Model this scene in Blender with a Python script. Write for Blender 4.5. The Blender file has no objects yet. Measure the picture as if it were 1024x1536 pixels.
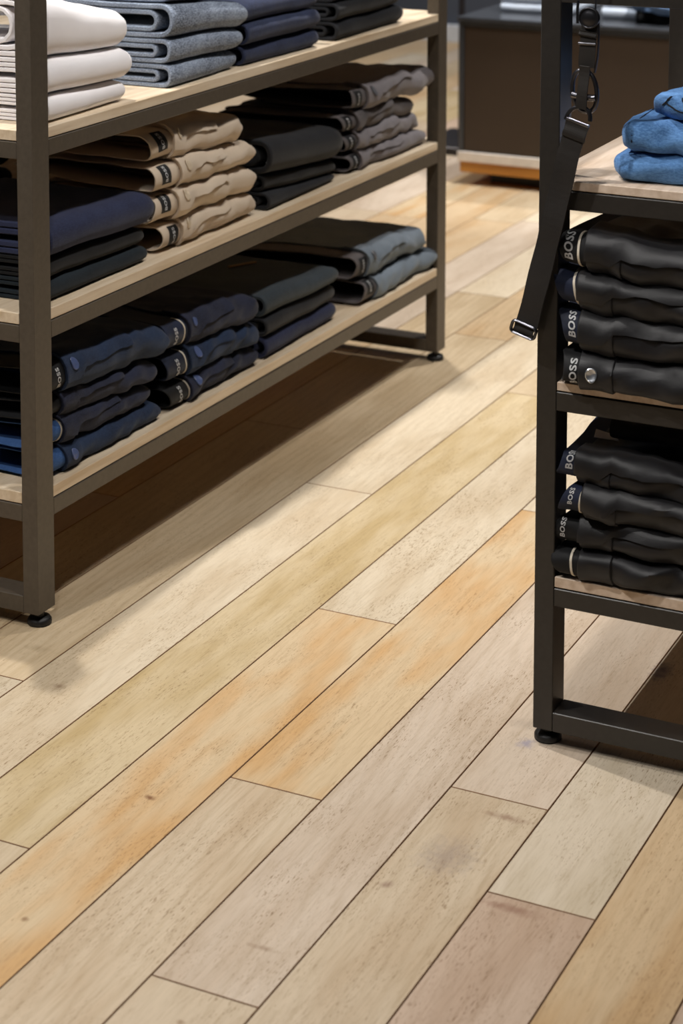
import bpy, math, random
from mathutils import Vector, Matrix, noise
random.seed(7)
COL = bpy.context.scene.collection
PI = math.pi

# ------------------------------------------------------------------ helpers
def lin(r, g, b, k=1.0):
    f = lambda c: (c/255/12.92) if c/255 <= .04045 else ((c/255+.055)/1.055)**2.4
    return (f(r)*k, f(g)*k, f(b)*k, 1.0)

def tag(o, label=None, cat=None, group=None, kind=None):
    if label: o['label'] = label
    if cat: o['category'] = cat
    if group: o['group'] = group
    if kind: o['kind'] = kind
    return o

def empty(name, loc, rz=0.0):
    o = bpy.data.objects.new(name, None)
    o.empty_display_size = .05
    o.location = loc; o.rotation_euler = (0, 0, rz)
    COL.objects.link(o)
    return o

def mesh_obj(name, verts, faces, mat, parent=None, smooth=False, mats=None, fmat=None):
    me = bpy.data.meshes.new(name)
    me.from_pydata([tuple(v) for v in verts], [], faces)
    if mats:
        for m in mats: me.materials.append(m)
        if fmat:
            for p, i in zip(me.polygons, fmat): p.material_index = i
    else:
        me.materials.append(mat)
    if smooth:
        for p in me.polygons: p.use_smooth = True
        try: me.set_sharp_from_angle(angle=math.radians(50))
        except Exception: pass
    me.update()
    o = bpy.data.objects.new(name, me)
    COL.objects.link(o)
    if parent: o.parent = parent
    return o

class MB:
    """collects bevelled boxes, tubes and lathes in one mesh"""
    def __init__(s): s.v = []; s.f = []
    def box(s, x0, x1, y0, y1, z0, z1, b=.0015):
        # chamfered box: each face inset by b, joined with chamfer strips
        n = len(s.v)
        b = min(b, (x1-x0)/3, (y1-y0)/3, (z1-z0)/3)
        idx = {}
        for i, X in enumerate((x0, x1)):
            for j, Y in enumerate((y0, y1)):
                for k, Z in enumerate((z0, z1)):
                    sx, sy, sz = (1, -1)[i], (1, -1)[j], (1, -1)[k]
                    for a, (dx, dy, dz) in enumerate(((0, b, b), (b, 0, b), (b, b, 0))):
                        idx[(i, j, k, a)] = n + len(idx)
                        s.v.append((X+sx*dx, Y+sy*dy, Z+sz*dz))
        F = s.f
        for i in (0, 1): F.append([idx[(i, j, k, 0)] for j, k in ((0, 0), (1, 0), (1, 1), (0, 1))][::1 if i else -1])
        for j in (0, 1): F.append([idx[(i, j, k, 1)] for i, k in ((0, 0), (0, 1), (1, 1), (1, 0))][::1 if j else -1])
        for k in (0, 1): F.append([idx[(i, j, k, 2)] for i, j in ((0, 0), (1, 0), (1, 1), (0, 1))][::1 if k else -1])
        for i in (0, 1):
            for j in (0, 1): F.append([idx[(i, j, 0, 0)], idx[(i, j, 1, 0)], idx[(i, j, 1, 1)], idx[(i, j, 0, 1)]])
            for k in (0, 1): F.append([idx[(i, 0, k, 0)], idx[(i, 1, k, 0)], idx[(i, 1, k, 2)], idx[(i, 0, k, 2)]])
        for j in (0, 1):
            for k in (0, 1): F.append([idx[(0, j, k, 1)], idx[(1, j, k, 1)], idx[(1, j, k, 2)], idx[(0, j, k, 2)]])
        for i in (0, 1):
            for j in (0, 1):
                for k in (0, 1): F.append([idx[(i, j, k, a)] for a in range(3)])
        return s
    def lathe(s, cx, cy, prof, n=28):
        m = len(s.v)
        for r, z in prof:
            for a in range(n): s.v.append((cx+r*math.cos(2*PI*a/n), cy+r*math.sin(2*PI*a/n), z))
        for k in range(len(prof)-1):
            for a in range(n):
                b = (a+1) % n
                s.f.append([m+k*n+a, m+k*n+b, m+(k+1)*n+b, m+(k+1)*n+a])
        s.f.append([m+a for a in range(n)][::-1]); s.f.append([m+(len(prof)-1)*n+a for a in range(n)])
        return s
    def tube(s, pts, r, n=10, closed=False, flat=1.0):
        m = len(s.v); P = [Vector(p) for p in pts]; N = len(P)
        for i, p in enumerate(P):
            a = P[(i-1) % N] if (closed or i > 0) else P[i]
            b = P[(i+1) % N] if (closed or i < N-1) else P[i]
            t = (b-a).normalized()
            u = t.cross(Vector((0, 1, 0)))
            if u.length < .05: u = t.cross(Vector((1, 0, 0)))
            u.normalize(); w = t.cross(u)
            for k in range(n):
                q = 2*PI*k/n
                s.v.append(tuple(p + u*(r*math.cos(q)) + w*(r*flat*math.sin(q))))
        for i in range(N if closed else N-1):
            j = (i+1) % N
            for k in range(n):
                l = (k+1) % n
                s.f.append([m+i*n+k, m+i*n+l, m+j*n+l, m+j*n+k])
        if not closed:
            s.f.append([m+k for k in range(n)][::-1]); s.f.append([m+(N-1)*n+k for k in range(n)])
        return s
    def prism(s, outline, y0, y1):
        """outline in x,z extruded in y"""
        m = len(s.v); n = len(outline)
        for y in (y0, y1):
            for x, z in outline: s.v.append((x, y, z))
        s.f.append([m+i for i in range(n)]); s.f.append([m+n+i for i in range(n)][::-1])
        for i in range(n):
            j = (i+1) % n; s.f.append([m+j, m+i, m+n+i, m+n+j])
        return s
    def build(s, name, mat, parent=None, smooth=False):
        o = mesh_obj(name, s.v, s.f, mat, parent, smooth)
        import bmesh
        bm = bmesh.new(); bm.from_mesh(o.data)
        bmesh.ops.recalc_face_normals(bm, faces=bm.faces); bm.to_mesh(o.data); bm.free()
        return o

# ------------------------------------------------------------------ materials
def new_mat(name):
    m = bpy.data.materials.new(name); m.use_nodes = True
    nt = m.node_tree; b = nt.nodes['Principled BSDF']
    return m, nt, b
def N(nt, t, **k):
    n = nt.nodes.new(t)
    for a, v in k.items():
        if a.startswith('i_'): n.inputs[a[2:].replace('_', ' ')].default_value = v
        else: setattr(n, a, v)
    return n
def ramp(nt, stops, interp='LINEAR'):
    r = nt.nodes.new('ShaderNodeValToRGB'); r.color_ramp.interpolation = interp
    e = r.color_ramp.elements
    while len(e) < len(stops): e.new(.5)
    for q, (p, c) in zip(e, stops): q.position = p; q.color = c if len(c) == 4 else (*c, 1)
    return r
def mix(nt, fac, a, b, mode='MIX'):
    m = nt.nodes.new('ShaderNodeMix'); m.data_type = 'RGBA'; m.blend_type = mode
    L = nt.links
    for sock, val in ((0, fac), (6, a), (7, b)):
        if hasattr(val, 'links'): L.new(val, m.inputs[sock])
        else: m.inputs[sock].default_value = val
    return m.outputs[2]
def math_n(nt, op, a, b=None, c=None, clamp=False):
    m = nt.nodes.new('ShaderNodeMath'); m.operation = op; m.use_clamp = clamp
    for i, v in enumerate((a, b, c)):
        if v is None: continue
        if hasattr(v, 'links'): nt.links.new(v, m.inputs[i])
        else: m.inputs[i].default_value = v
    return m.outputs[0]

def fabric(name, col, col2=None, heather=0.0, rough=.85, weave=900, bump=.25, sheen=.10, slub=0.0, spec=.3):
    m, nt, b = new_mat(name); L = nt.links
    tc = N(nt, 'ShaderNodeTexCoord'); P = tc.outputs['Object']
    n1 = N(nt, 'ShaderNodeTexNoise', i_Scale=14.0, i_Detail=3.0); L.new(P, n1.inputs['Vector'])
    n2 = N(nt, 'ShaderNodeTexNoise', i_Scale=weave, i_Detail=2.0); L.new(P, n2.inputs['Vector'])
    col2 = col2 or tuple(min(1, c*1.25) for c in col[:3])+(1,)
    r1 = ramp(nt, [(.35, col), (.7, tuple(a*.6+b_*.4 for a, b_ in zip(col, col2)))]); L.new(n1.outputs[0], r1.inputs[0])
    c = r1.outputs[0]
    if heather:
        mp = N(nt, 'ShaderNodeMapping'); mp.inputs['Scale'].default_value = (1, .35, 1); L.new(P, mp.inputs[0])
        n3 = N(nt, 'ShaderNodeTexNoise', i_Scale=420.0, i_Detail=4.0, i_Roughness=.7); L.new(mp.outputs[0], n3.inputs['Vector'])
        r3 = ramp(nt, [(.40, (0, 0, 0)), (.62, (1, 1, 1))]); L.new(n3.outputs[0], r3.inputs[0])
        f = math_n(nt, 'MULTIPLY', r3.outputs[0], heather)
        c = mix(nt, f, c, col2)
    L.new(c, b.inputs['Base Color'])
    b.inputs['Roughness'].default_value = rough
    b.inputs['Specular IOR Level'].default_value = spec
    b.inputs['Sheen Weight'].default_value = sheen
    b.inputs['Sheen Roughness'].default_value = .45
    n4 = N(nt, 'ShaderNodeTexNoise', i_Scale=45.0, i_Detail=3.0); L.new(P, n4.inputs['Vector'])
    h = math_n(nt, 'ADD', math_n(nt, 'MULTIPLY', n4.outputs[0], .5), math_n(nt, 'MULTIPLY', n2.outputs[0], .25))
    bp = N(nt, 'ShaderNodeBump', i_Strength=bump, i_Distance=.004); L.new(h, bp.inputs['Height'])
    L.new(bp.outputs[0], b.inputs['Normal'])
    return m

def plain(name, col, rough=.5, metal=0.0, spec=.5, bump=0.0, scale=300, coat=0.0):
    m, nt, b = new_mat(name); L = nt.links
    tc = N(nt, 'ShaderNodeTexCoord')
    n = N(nt, 'ShaderNodeTexNoise', i_Scale=float(scale)/12, i_Detail=4.0); L.new(tc.outputs['Object'], n.inputs['Vector'])
    r = ramp(nt, [(.3, tuple(c*.88 for c in col[:3])+(1,)), (.7, tuple(min(1, c*1.08) for c in col[:3])+(1,))]); L.new(n.outputs[0], r.inputs[0])
    L.new(r.outputs[0], b.inputs['Base Color'])
    b.inputs['Roughness'].default_value = rough; b.inputs['Metallic'].default_value = metal
    b.inputs['Specular IOR Level'].default_value = spec; b.inputs['Coat Weight'].default_value = coat
    if bump:
        n2 = N(nt, 'ShaderNodeTexNoise', i_Scale=float(scale), i_Detail=2.0); L.new(tc.outputs['Object'], n2.inputs['Vector'])
        bp = N(nt, 'ShaderNodeBump', i_Strength=bump, i_Distance=.001); L.new(n2.outputs[0], bp.inputs['Height']); L.new(bp.outputs[0], b.inputs['Normal'])
    return m

def shelf_wood(name, col, col2, axis_scale):
    m, nt, b = new_mat(name); L = nt.links
    tc = N(nt, 'ShaderNodeTexCoord')
    mp = N(nt, 'ShaderNodeMapping'); mp.inputs['Scale'].default_value = axis_scale; L.new(tc.outputs['Object'], mp.inputs[0])
    n = N(nt, 'ShaderNodeTexNoise', i_Scale=1.0, i_Detail=6.0, i_Roughness=.6); L.new(mp.outputs[0], n.inputs['Vector'])
    r = ramp(nt, [(.3, col2), (.6, col), (.8, tuple(min(1, c*1.1) for c in col[:3])+(1,))]); L.new(n.outputs[0], r.inputs[0])
    L.new(r.outputs[0], b.inputs['Base Color']); b.inputs['Roughness'].default_value = .5
    bp = N(nt, 'ShaderNodeBump', i_Strength=.15, i_Distance=.001); L.new(n.outputs[0], bp.inputs['Height']); L.new(bp.outputs[0], b.inputs['Normal'])
    return m

M = {}
M['steel'] = plain('bronze_powder_coat', lin(86, 78, 68), rough=.42, metal=.15, spec=.45, bump=.12, scale=1400)
M['steel_dark'] = plain('dark_powder_coat', lin(48, 45, 42), rough=.36, metal=.15, spec=.5, bump=.12, scale=1400)
M['rubber'] = plain('black_rubber', lin(24, 23, 23), rough=.5)
M['oak'] = shelf_wood('pale_oak_board', lin(224, 206, 180), lin(198, 174, 142), (60, 4, 60))
M['oak2'] = shelf_wood('pale_oak_board_cross', lin(222, 202, 182), lin(196, 172, 148), (60, 5, 60))
M['white'] = fabric('white_jersey', lin(244, 240, 241), lin(253, 251, 252), rough=.9, bump=.12, weave=1200, sheen=.15)
M['heather'] = fabric('heather_grey_fleece', lin(66, 74, 90), lin(172, 184, 202), heather=.7, bump=.3, weave=700)
M['navy_fleece'] = fabric('navy_fleece', lin(30, 36, 56), lin(56, 66, 98), heather=.4, bump=.25)
M['black_fleece'] = fabric('black_fleece', lin(20, 21, 24), lin(34, 36, 42), heather=.3, bump=.2)
M['navy_jog'] = fabric('dark_navy_cloth', lin(28, 33, 58), lin(50, 57, 86), heather=.5, bump=.15)
M['black_jog'] = fabric('black_cloth', lin(9, 9, 10), lin(19, 19, 21), heather=.3, bump=.15)
M['teal_jog'] = fabric('black_teal_cloth', lin(16, 24, 30), lin(30, 42, 50), heather=.4, bump=.15)
M['char_jog'] = fabric('charcoal_cloth', lin(25, 26, 29), lin(42, 43, 47), heather=.4, bump=.15)
M['green_jog'] = fabric('slate_cloth', lin(42, 50, 56), lin(68, 77, 84), heather=.4, bump=.15)
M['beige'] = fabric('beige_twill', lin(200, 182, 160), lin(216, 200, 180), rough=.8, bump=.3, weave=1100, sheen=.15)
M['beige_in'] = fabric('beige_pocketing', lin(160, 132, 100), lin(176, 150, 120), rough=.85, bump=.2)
M['grey_tr'] = fabric('grey_twill', lin(116, 110, 112), lin(140, 134, 136), rough=.8, bump=.3, sheen=.15)
M['grey_tr2'] = fabric('dark_grey_twill', lin(86, 80, 80), lin(110, 104, 104), rough=.8, bump=.3)
M['slate_tr'] = fabric('blue_grey_twill', lin(104, 114, 124), lin(134, 144, 154), rough=.8, bump=.3)
M['denim'] = fabric('dark_blue_corduroy', lin(24, 36, 58), lin(46, 64, 94), heather=.35, bump=.35, weave=600)
M['denim2'] = fabric('ink_blue_corduroy', lin(24, 27, 42), lin(50, 56, 80), heather=.35, bump=.35, weave=600)
M['denim_in'] = fabric('mid_blue_denim', lin(42, 74, 122), lin(70, 106, 160), heather=.4, bump=.2)
M['black_tr'] = fabric('black_stretch_twill', lin(18, 17, 19), lin(30, 29, 33), rough=.5, bump=.2, sheen=.12, spec=.4)
M['black_in'] = fabric('black_waist_lining', lin(12, 12, 14), lin(22, 22, 25), rough=.7, bump=.1)
M['navy_in'] = fabric('navy_waist_lining', lin(20, 26, 42), lin(46, 58, 92), rough=.7, bump=.1)
M['blue_pq'] = fabric('blue_pique', lin(58, 100, 152), lin(112, 160, 214), heather=.6, bump=.4, weave=450)
M['blue_br'] = fabric('bright_blue_cotton', lin(30, 110, 180), lin(70, 150, 215), heather=.3, bump=.2)
M['teal_top'] = fabric('blue_grey_jersey', lin(70, 104, 128), lin(110, 146, 170), heather=.5, bump=.2)
M['label'] = plain('black_woven_label', lin(20, 20, 22), rough=.7)
M['ink'] = plain('white_label_ink', lin(236, 236, 236), rough=.6)
M['piping'] = plain('cream_piping', lin(214, 204, 186), rough=.7)
M['btn_beige'] = plain('beige_button', lin(206, 188, 162), rough=.35, spec=.6)
M['btn_blue'] = plain('blue_button', lin(82, 96, 136), rough=.3, spec=.6)
M['btn_grey'] = plain('grey_button', lin(96, 96, 100), rough=.35, spec=.6)
M['silver'] = plain('brushed_silver', lin(200, 204, 210), rough=.28, metal=.9)
M['chrome'] = plain('gunmetal_chrome', lin(112, 112, 118), rough=.3, metal=1.0)
M['darkmetal'] = plain('black_nickel', lin(60, 60, 64), rough=.3, metal=.8)
M['web'] = fabric('black_webbing', lin(34, 31, 29), lin(50, 46, 42), rough=.7, bump=.4, weave=1400, sheen=.1)
M['paper'] = plain('white_tag_paper', lin(225, 228, 236), rough=.6)
M['kraft'] = plain('kraft_tag', lin(190, 156, 122), rough=.7)
M['cord'] = plain('tan_cord', lin(170, 135, 95), rough=.7)
M['cab'] = plain('dark_brown_lacquer', lin(62, 50, 40), rough=.4, spec=.4, scale=40)
M['cab_top'] = plain('smoked_glass_top', lin(58, 60, 64), rough=.25, spec=.5)
M['cab_white'] = plain('cream_strip', lin(226, 216, 204), rough=.5)
M['cab_wood'] = shelf_wood('amber_plinth_wood', lin(196, 136, 56), lin(166, 104, 38), (4, 60, 60))
M['wall'] = plain('slate_blue_wall', lin(74, 80, 92), rough=.7, scale=30)
M['skirt'] = plain('white_skirting', lin(222, 226, 232), rough=.4)
M['washed'] = fabric('washed_blue_denim', lin(84, 112, 152), lin(128, 156, 196), heather=.4, bump=.2)
M['wshirt'] = fabric('cool_white_cotton', lin(222, 230, 242), lin(238, 243, 250), bump=.15)
M['plinth'] = plain('dark_plate', lin(46, 42, 42), rough=.3, metal=.3)

# ------------------------------------------------------------------ floor
def floor_material():
    m, nt, b = new_mat('oak_planks'); L = nt.links
    geo = N(nt, 'ShaderNodeNewGeometry'); P = geo.outputs['Position']
    A = N(nt, 'ShaderNodeAttribute', attribute_name='plank_a').outputs['Color']
    B = N(nt, 'ShaderNodeAttribute', attribute_name='plank_b').outputs['Color']
    R = N(nt, 'ShaderNodeAttribute', attribute_name='plank_r').outputs['Color']
    sep = N(nt, 'ShaderNodeSeparateColor'); L.new(R, sep.inputs[0])
    off = N(nt, 'ShaderNodeVectorMath', operation='MULTIPLY_ADD')
    L.new(R, off.inputs[0]); off.inputs[1].default_value = (13, 29, 7); L.new(P, off.inputs[2])
    Q = off.outputs[0]
    def nz(scale, sc, detail=4., rough=.55, dist=0.):
        mp = N(nt, 'ShaderNodeMapping'); mp.inputs['Scale'].default_value = scale; L.new(Q, mp.inputs[0])
        n = N(nt, 'ShaderNodeTexNoise', i_Scale=sc, i_Detail=detail, i_Roughness=rough, i_Distortion=dist); L.new(mp.outputs[0], n.inputs['Vector'])
        return n.outputs[0]
    # broad colour drift inside a plank
    r0 = ramp(nt, [(.36, (0, 0, 0)), (.58, (1, 1, 1))]); L.new(nz((1, .22, 1), 13., 2.), r0.inputs[0])
    c = mix(nt, r0.outputs[0], A, B)
    # long soft grain
    g = ramp(nt, [(.3, (.84, .81, .76)), (.5, (1, 1, 1)), (.75, (1.08, 1.08, 1.08))]); L.new(nz((1, .07, 1), 240., 6., .7, .5), g.inputs[0])
    c = mix(nt, 1.0, c, g.outputs[0], 'MULTIPLY')
    # cathedral rings
    mp = N(nt, 'ShaderNodeMapping'); mp.inputs['Scale'].default_value = (1, .16, 1); L.new(Q, mp.inputs[0])
    w = N(nt, 'ShaderNodeTexWave', wave_type='RINGS', rings_direction='Z'); w.inputs['Scale'].default_value = 16; w.inputs['Distortion'].default_value = 7
    w.inputs['Detail'].default_value = 2; w.inputs['Detail Scale'].default_value = 1.2; L.new(mp.outputs[0], w.inputs['Vector'])
    rw = ramp(nt, [(.0, (.90, .87, .82)), (.35, (1, 1, 1)), (1, (1.04, 1.03, 1.02))]); L.new(w.outputs['Fac'], rw.inputs[0])
    c = mix(nt, math_n(nt, 'MULTIPLY', sep.outputs[0], .8), c, rw.outputs[0], 'MULTIPLY')
    # short dark pores
    rp = ramp(nt, [(.56, (1, 1, 1)), (.66, (.50, .42, .33))]); L.new(nz((1, .17, 1), 480., 3., .6, .4), rp.inputs[0])
    mask = ramp(nt, [(.38, (0, 0, 0)), (.62, (1, 1, 1))]); L.new(nz((1, .4, 1), 14., 2.), mask.inputs[0])
    fp = math_n(nt, 'MULTIPLY', mask.outputs[0], math_n(nt, 'MULTIPLY_ADD', sep.outputs[1], .7, .42))
    c = mix(nt, fp, c, mix(nt, 1.0, c, rp.outputs[0], 'MULTIPLY'))
    # larger flecks
    rf = ramp(nt, [(.72, (1, 1, 1)), (.78, (.5, .40, .30))]); L.new(nz((1, .3, 1), 120., 2., .5), rf.inputs[0])
    c = mix(nt, .55, c, mix(nt, 1.0, c, rf.outputs[0], 'MULTIPLY'))
    # individual knots and stains
    spots = [(-1.335, 2.44+.0, .012, .016, (.35, .2, .1), .0)]
    SP = [(-1.475, 2.385, .010, .007, lin(112, 70, 42), .85), (-0.995, 2.56, .036, .010, lin(120, 82, 62), .55),
          (-0.937, 3.10, .017, .040, lin(70, 70, 92), .75), (-1.048, 2.775, .014, .018, lin(110, 112, 150), .5),
          (-1.030, 2.43, .045, .055, lin(120, 112, 116), .34), (-1.155, 2.13, .02, .006, lin(120, 88, 60), .5),
          (-0.905, 2.35, .045, .012, lin(120, 78, 60), .5), (-1.075, 2.33, .010, .010, lin(110, 70, 60), .5),
          (-1.46, 2.05, .006, .006, lin(120, 84, 50), .7), (-1.90, 2.72, .03, .012, lin(140, 120, 90), .35),
          (-1.17, 1.955, .006, .006, lin(120, 84, 50), .7), (-1.79, 2.62, .012, .012, lin(130, 104, 80), .6)]
    nn = N(nt, 'ShaderNodeTexNoise', i_Scale=90., i_Detail=3.); L.new(P, nn.inputs['Vector'])
    for x, y, rx, ry, col, amt in SP:
        v = N(nt, 'ShaderNodeVectorMath', operation='SUBTRACT'); L.new(P, v.inputs[0]); v.inputs[1].default_value = (x, y, 0)
        v2 = N(nt, 'ShaderNodeVectorMath', operation='MULTIPLY'); L.new(v.outputs[0], v2.inputs[0]); v2.inputs[1].default_value = (1/rx, 1/ry, 0)
        ln = N(nt, 'ShaderNodeVectorMath', operation='LENGTH'); L.new(v2.outputs[0], ln.inputs[0])
        d = math_n(nt, 'ADD', ln.outputs['Value'], math_n(nt, 'MULTIPLY_ADD', nn.outputs[0], 1.6, -.8))
        f = math_n(nt, 'MULTIPLY', math_n(nt, 'SUBTRACT', 1.15, d, clamp=True), amt, clamp=True)
        c = mix(nt, f, c, col)
    L.new(c, b.inputs['Base Color'])
    rr = math_n(nt, 'MULTIPLY_ADD', r0.outputs[0], .08, .40)
    L.new(rr, b.inputs['Roughness']); b.inputs['Specular IOR Level'].default_value = .45
    hb = math_n(nt, 'ADD', nz((1, .06, 1), 200., 4.), math_n(nt, 'MULTIPLY', rp.outputs[0], .6))
    bp = N(nt, 'ShaderNodeBump', i_Strength=.18, i_Distance=.0008); L.new(hb, bp.inputs['Height']); L.new(bp.outputs[0], b.inputs['Normal'])
    return m

def build_floor():
    pal = dict(pale=(lin(205, 186, 157), lin(214, 198, 172)), olive=(lin(190, 166, 122), lin(206, 186, 150)),
               orange=(lin(206, 166, 116), lin(210, 186, 150)), beige=(lin(197, 175, 146), lin(205, 186, 159)),
               pink=(lin(201, 181, 158), lin(210, 192, 171)), grey=(lin(200, 184, 158), lin(211, 196, 173)),
               rose=(lin(187, 161, 138), lin(197, 173, 151)), gold=(lin(196, 163, 121), lin(204, 178, 142)),
               tan=(lin(195, 172, 138), lin(206, 185, 153)))
    W = .1505; X0 = -.799
    # column k spans [X0-W*(k+1), X0-W*k]; breaks upward in Y with a plank tone for each piece
    known = {
        -1: ([2.98, ], ['gold', 'rose']),
        0: ([2.374, 3.9], ['rose', 'grey', 'beige']),
        1: ([2.605, 4.3], ['beige', 'pink', 'tan']),
        2: ([2.02, 4.05], ['beige', 'pink', 'olive']),
        3: ([2.487, 3.668, 5.1], ['beige', 'orange', 'pale', 'tan']),
        4: ([3.072, 4.9], ['orange', 'pale', 'beige']),
        5: ([2.194, 4.35, 5.55], ['pale', 'olive', 'tan', 'pale']),
        6: ([3.612, 5.25], ['pale', 'pale', 'tan']),
        7: ([2.61, 4.74, 5.8], ['grey', 'tan', 'gold', 'grey']),
        8: ([3.903, 5.12], ['tan', 'tan', 'pale']),
        9: ([3.372, 4.6, 6.0], ['rose', 'gold', 'pink', 'pale']),
        10: ([2.926, 4.2, 5.96], ['tan', 'rose', 'gold', 'tan']),
    }
    names = list(pal)
    rnd = random.Random(11)
    V, F, FM, CA, CB, CR = [], [], [], [], [], []
    def quad(pts, mi, a, b, r):
        n = len(V); V.extend(pts); F.append([n, n+1, n+2, n+3]); FM.append(mi); CA.append(a); CB.append(b); CR.append(r)
    YA, YB = -1.0, 9.62
    gap, ch = .0006, .0009
    for k in range(-22, 46):
        x0, x1 = X0-W*(k+1), X0-W*k
        if k in known:
            br, tones = known[k]; br = list(br); tones = list(tones)
        else:
            br = [rnd.uniform(-.6, .9)]; tones = [rnd.choice(names)]
            while br[-1] < 8.2: br.append(br[-1]+rnd.uniform(.9, 1.7))
            tones = [rnd.choice(names) for _ in range(len(br)+1)]
        while br[-1] < 8.2:
            br.append(br[-1]+rnd.uniform(.9, 1.6)); tones.append(rnd.choice(names))
        ys = [YA]+br+[YB]
        for i in range(len(ys)-1):
            y0, y1 = ys[i], ys[i+1]
            if y1-y0 < .01: continue
            a, b = pal[tones[i]]; j = rnd.uniform(.85, .91)
            a = tuple(c*j for c in a[:3])+(1,); b = tuple(c*j for c in b[:3])+(1,)
            r = (rnd.random(), rnd.random(), rnd.random(), 1)
            X, Y, u, w = x0+gap, x1-gap, y0+gap, y1-gap
            quad([(X+ch, u+ch, 0), (Y-ch, u+ch, 0), (Y-ch, w-ch, 0), (X+ch, w-ch, 0)], 0, a, b, r)
            dk = tuple(c*.35 for c in a[:3])+(1,)
            quad([(X, u, -ch), (Y, u, -ch), (Y-ch, u+ch, 0), (X+ch, u+ch, 0)], 1, a, b, r)
            quad([(Y, u, -ch), (Y, w, -ch), (Y-ch, w-ch, 0), (Y-ch, u+ch, 0)], 1, a, b, r)
            quad([(Y, w, -ch), (X, w, -ch), (X+ch, w-ch, 0), (Y-ch, w-ch, 0)], 1, a, b, r)
            quad([(X, w, -ch), (X, u, -ch), (X+ch, u+ch, 0), (X+ch, w-ch, 0)], 1, a, b, r)
    xa, xb = X0-W*46, X0+W*22
    quad([(xa, YA, -.004), (xb, YA, -.004), (xb, YB, -.004), (xa, YB, -.004)], 1, (0, 0, 0, 1), (0, 0, 0, 1), (0, 0, 0, 1))
    gm = plain('plank_joint', lin(128, 94, 64), rough=.8)
    o = mesh_obj('floor', V, F, None, None, mats=[floor_material(), gm], fmat=FM)
    for nm, data in (('plank_a', CA), ('plank_b', CB), ('plank_r', CR)):
        at = o.data.attributes.new(nm, 'FLOAT_COLOR', 'FACE')
        at.data.foreach_set('color', [c for q in data for c in q])
    tag(o, kind='structure')
build_floor()

# back wall with its skirting
tag(MB().box(-7.6, 2.5, 9.62, 9.72, 0, 3.2, .002).build('wall_back', M['wall']), kind='structure')
tag(MB().box(-7.6, 2.5, 9.59, 9.62, 0, .09, .003).build('baseboard_back', M['skirt']), kind='structure')

# ------------------------------------------------------------------ racks
PX, PY = .031, .051          # post section
def rack(label, x0, x1, y0, y1, levels, ztop, steel, wood, toprail):
    r = empty('display_rack', (0, 0, 0)); tag(r, label, 'rack')
    zb = .025
    for px in (x0, x1-PX):
        for py in (y0, y1-PY):
            MB().box(px, px+PX, py, py+PY, zb, ztop, .0012).build('post', steel, r)
            cx, cy = px+PX/2, py+PY/2
            MB().lathe(cx, cy, [(.0185, 0), (.021, .002), (.021, .008), (.018, .0125), (.008, .014), (.007, .0255)]).build('levelling_foot', M['rubber'], r, True)
    for py in (y0, y1-PY):
        for z0, z1 in [(zb, zb+.03)]+([(ztop-.03, ztop)] if toprail else []):
            MB().box(x0+PX, x1-PX, py, py+PY, z0, z1, .0012).build('end_rail', steel, r)
    if toprail:
        for px in (x0, x1-PX):
            MB().box(px, px+PX, y0+PY, y1-PY, ztop-.03, ztop, .0012).build('side_rail', steel, r)
    for zr0, zr1, zs in levels:
        for py in (y0, y1-PY):
            MB().box(x0+PX, x1-PX, py, py+PY, zr0, zr1, .0012).build('end_rail', steel, r)
        for px in (x0, x1-PX):
            MB().box(px, px+PX, y0+PY, y1-PY, zr0, zr1, .0012).build('side_rail', steel, r)
        # board notched round the posts: three strips welded as one outline
        e = .0008; g = .0015
        o = [(x0+PX+e, y0+g), (x1-PX-e, y0+g), (x1-PX-e, y0+PY+e), (x1-g, y0+PY+e), (x1-g, y1-PY-e), (x1-PX-e, y1-PY-e),
             (x1-PX-e, y1-g), (x0+PX+e, y1-g), (x0+PX+e, y1-PY-e), (x0+g, y1-PY-e), (x0+g, y0+PY+e), (x0+PX+e, y0+PY+e)]
        v = []; f = []; n = len(o)
        cx = sum(p[0] for p in o)/n; cy = sum(p[1] for p in o)/n
        def ins(p, d): return (p[0]+(d if p[0] < cx else -d), p[1]+(d if p[1] < cy else -d))
        for z, d in ((zr1+.0015, .001), (zr1+.0025, 0), (zs-.001, 0), (zs, .001)):
            v += [(*ins(p, d), z) for p in o]
        for q in range(3):
            for i in range(n):
                j = (i+1) % n; f.append([q*n+i, q*n+j, (q+1)*n+j, (q+1)*n+i])
        f.append(list(range(n))[::-1]); f.append([3*n+i for i in range(n)])
        mesh_obj('shelf_board', v, f, wood, r)
    return r

LX0, LX1, LY0, LY1 = -3.04, -1.940, 2.780, 4.538
rack('long bronze-grey steel rack left of the aisle with three oak shelves of folded clothes',
     LX0, LX1, LY0, LY1, [(.187, .2165, .238), (.500, .530, .551), (.816, .845, .865)], 1.17, M['steel'], M['oak'], False)
RX0, RX1, RY0, RY1 = -1.040, .06, 2.780, 3.466
rack('dark steel rack on the right, cut by the photo edge, a strap at its post',
     RX0, RX1, RY0, RY1, [(.222, .250, .268), (.524, .553, .568), (.829, .857, .872)], 1.165, M['steel_dark'], M['oak2'], True)

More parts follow.
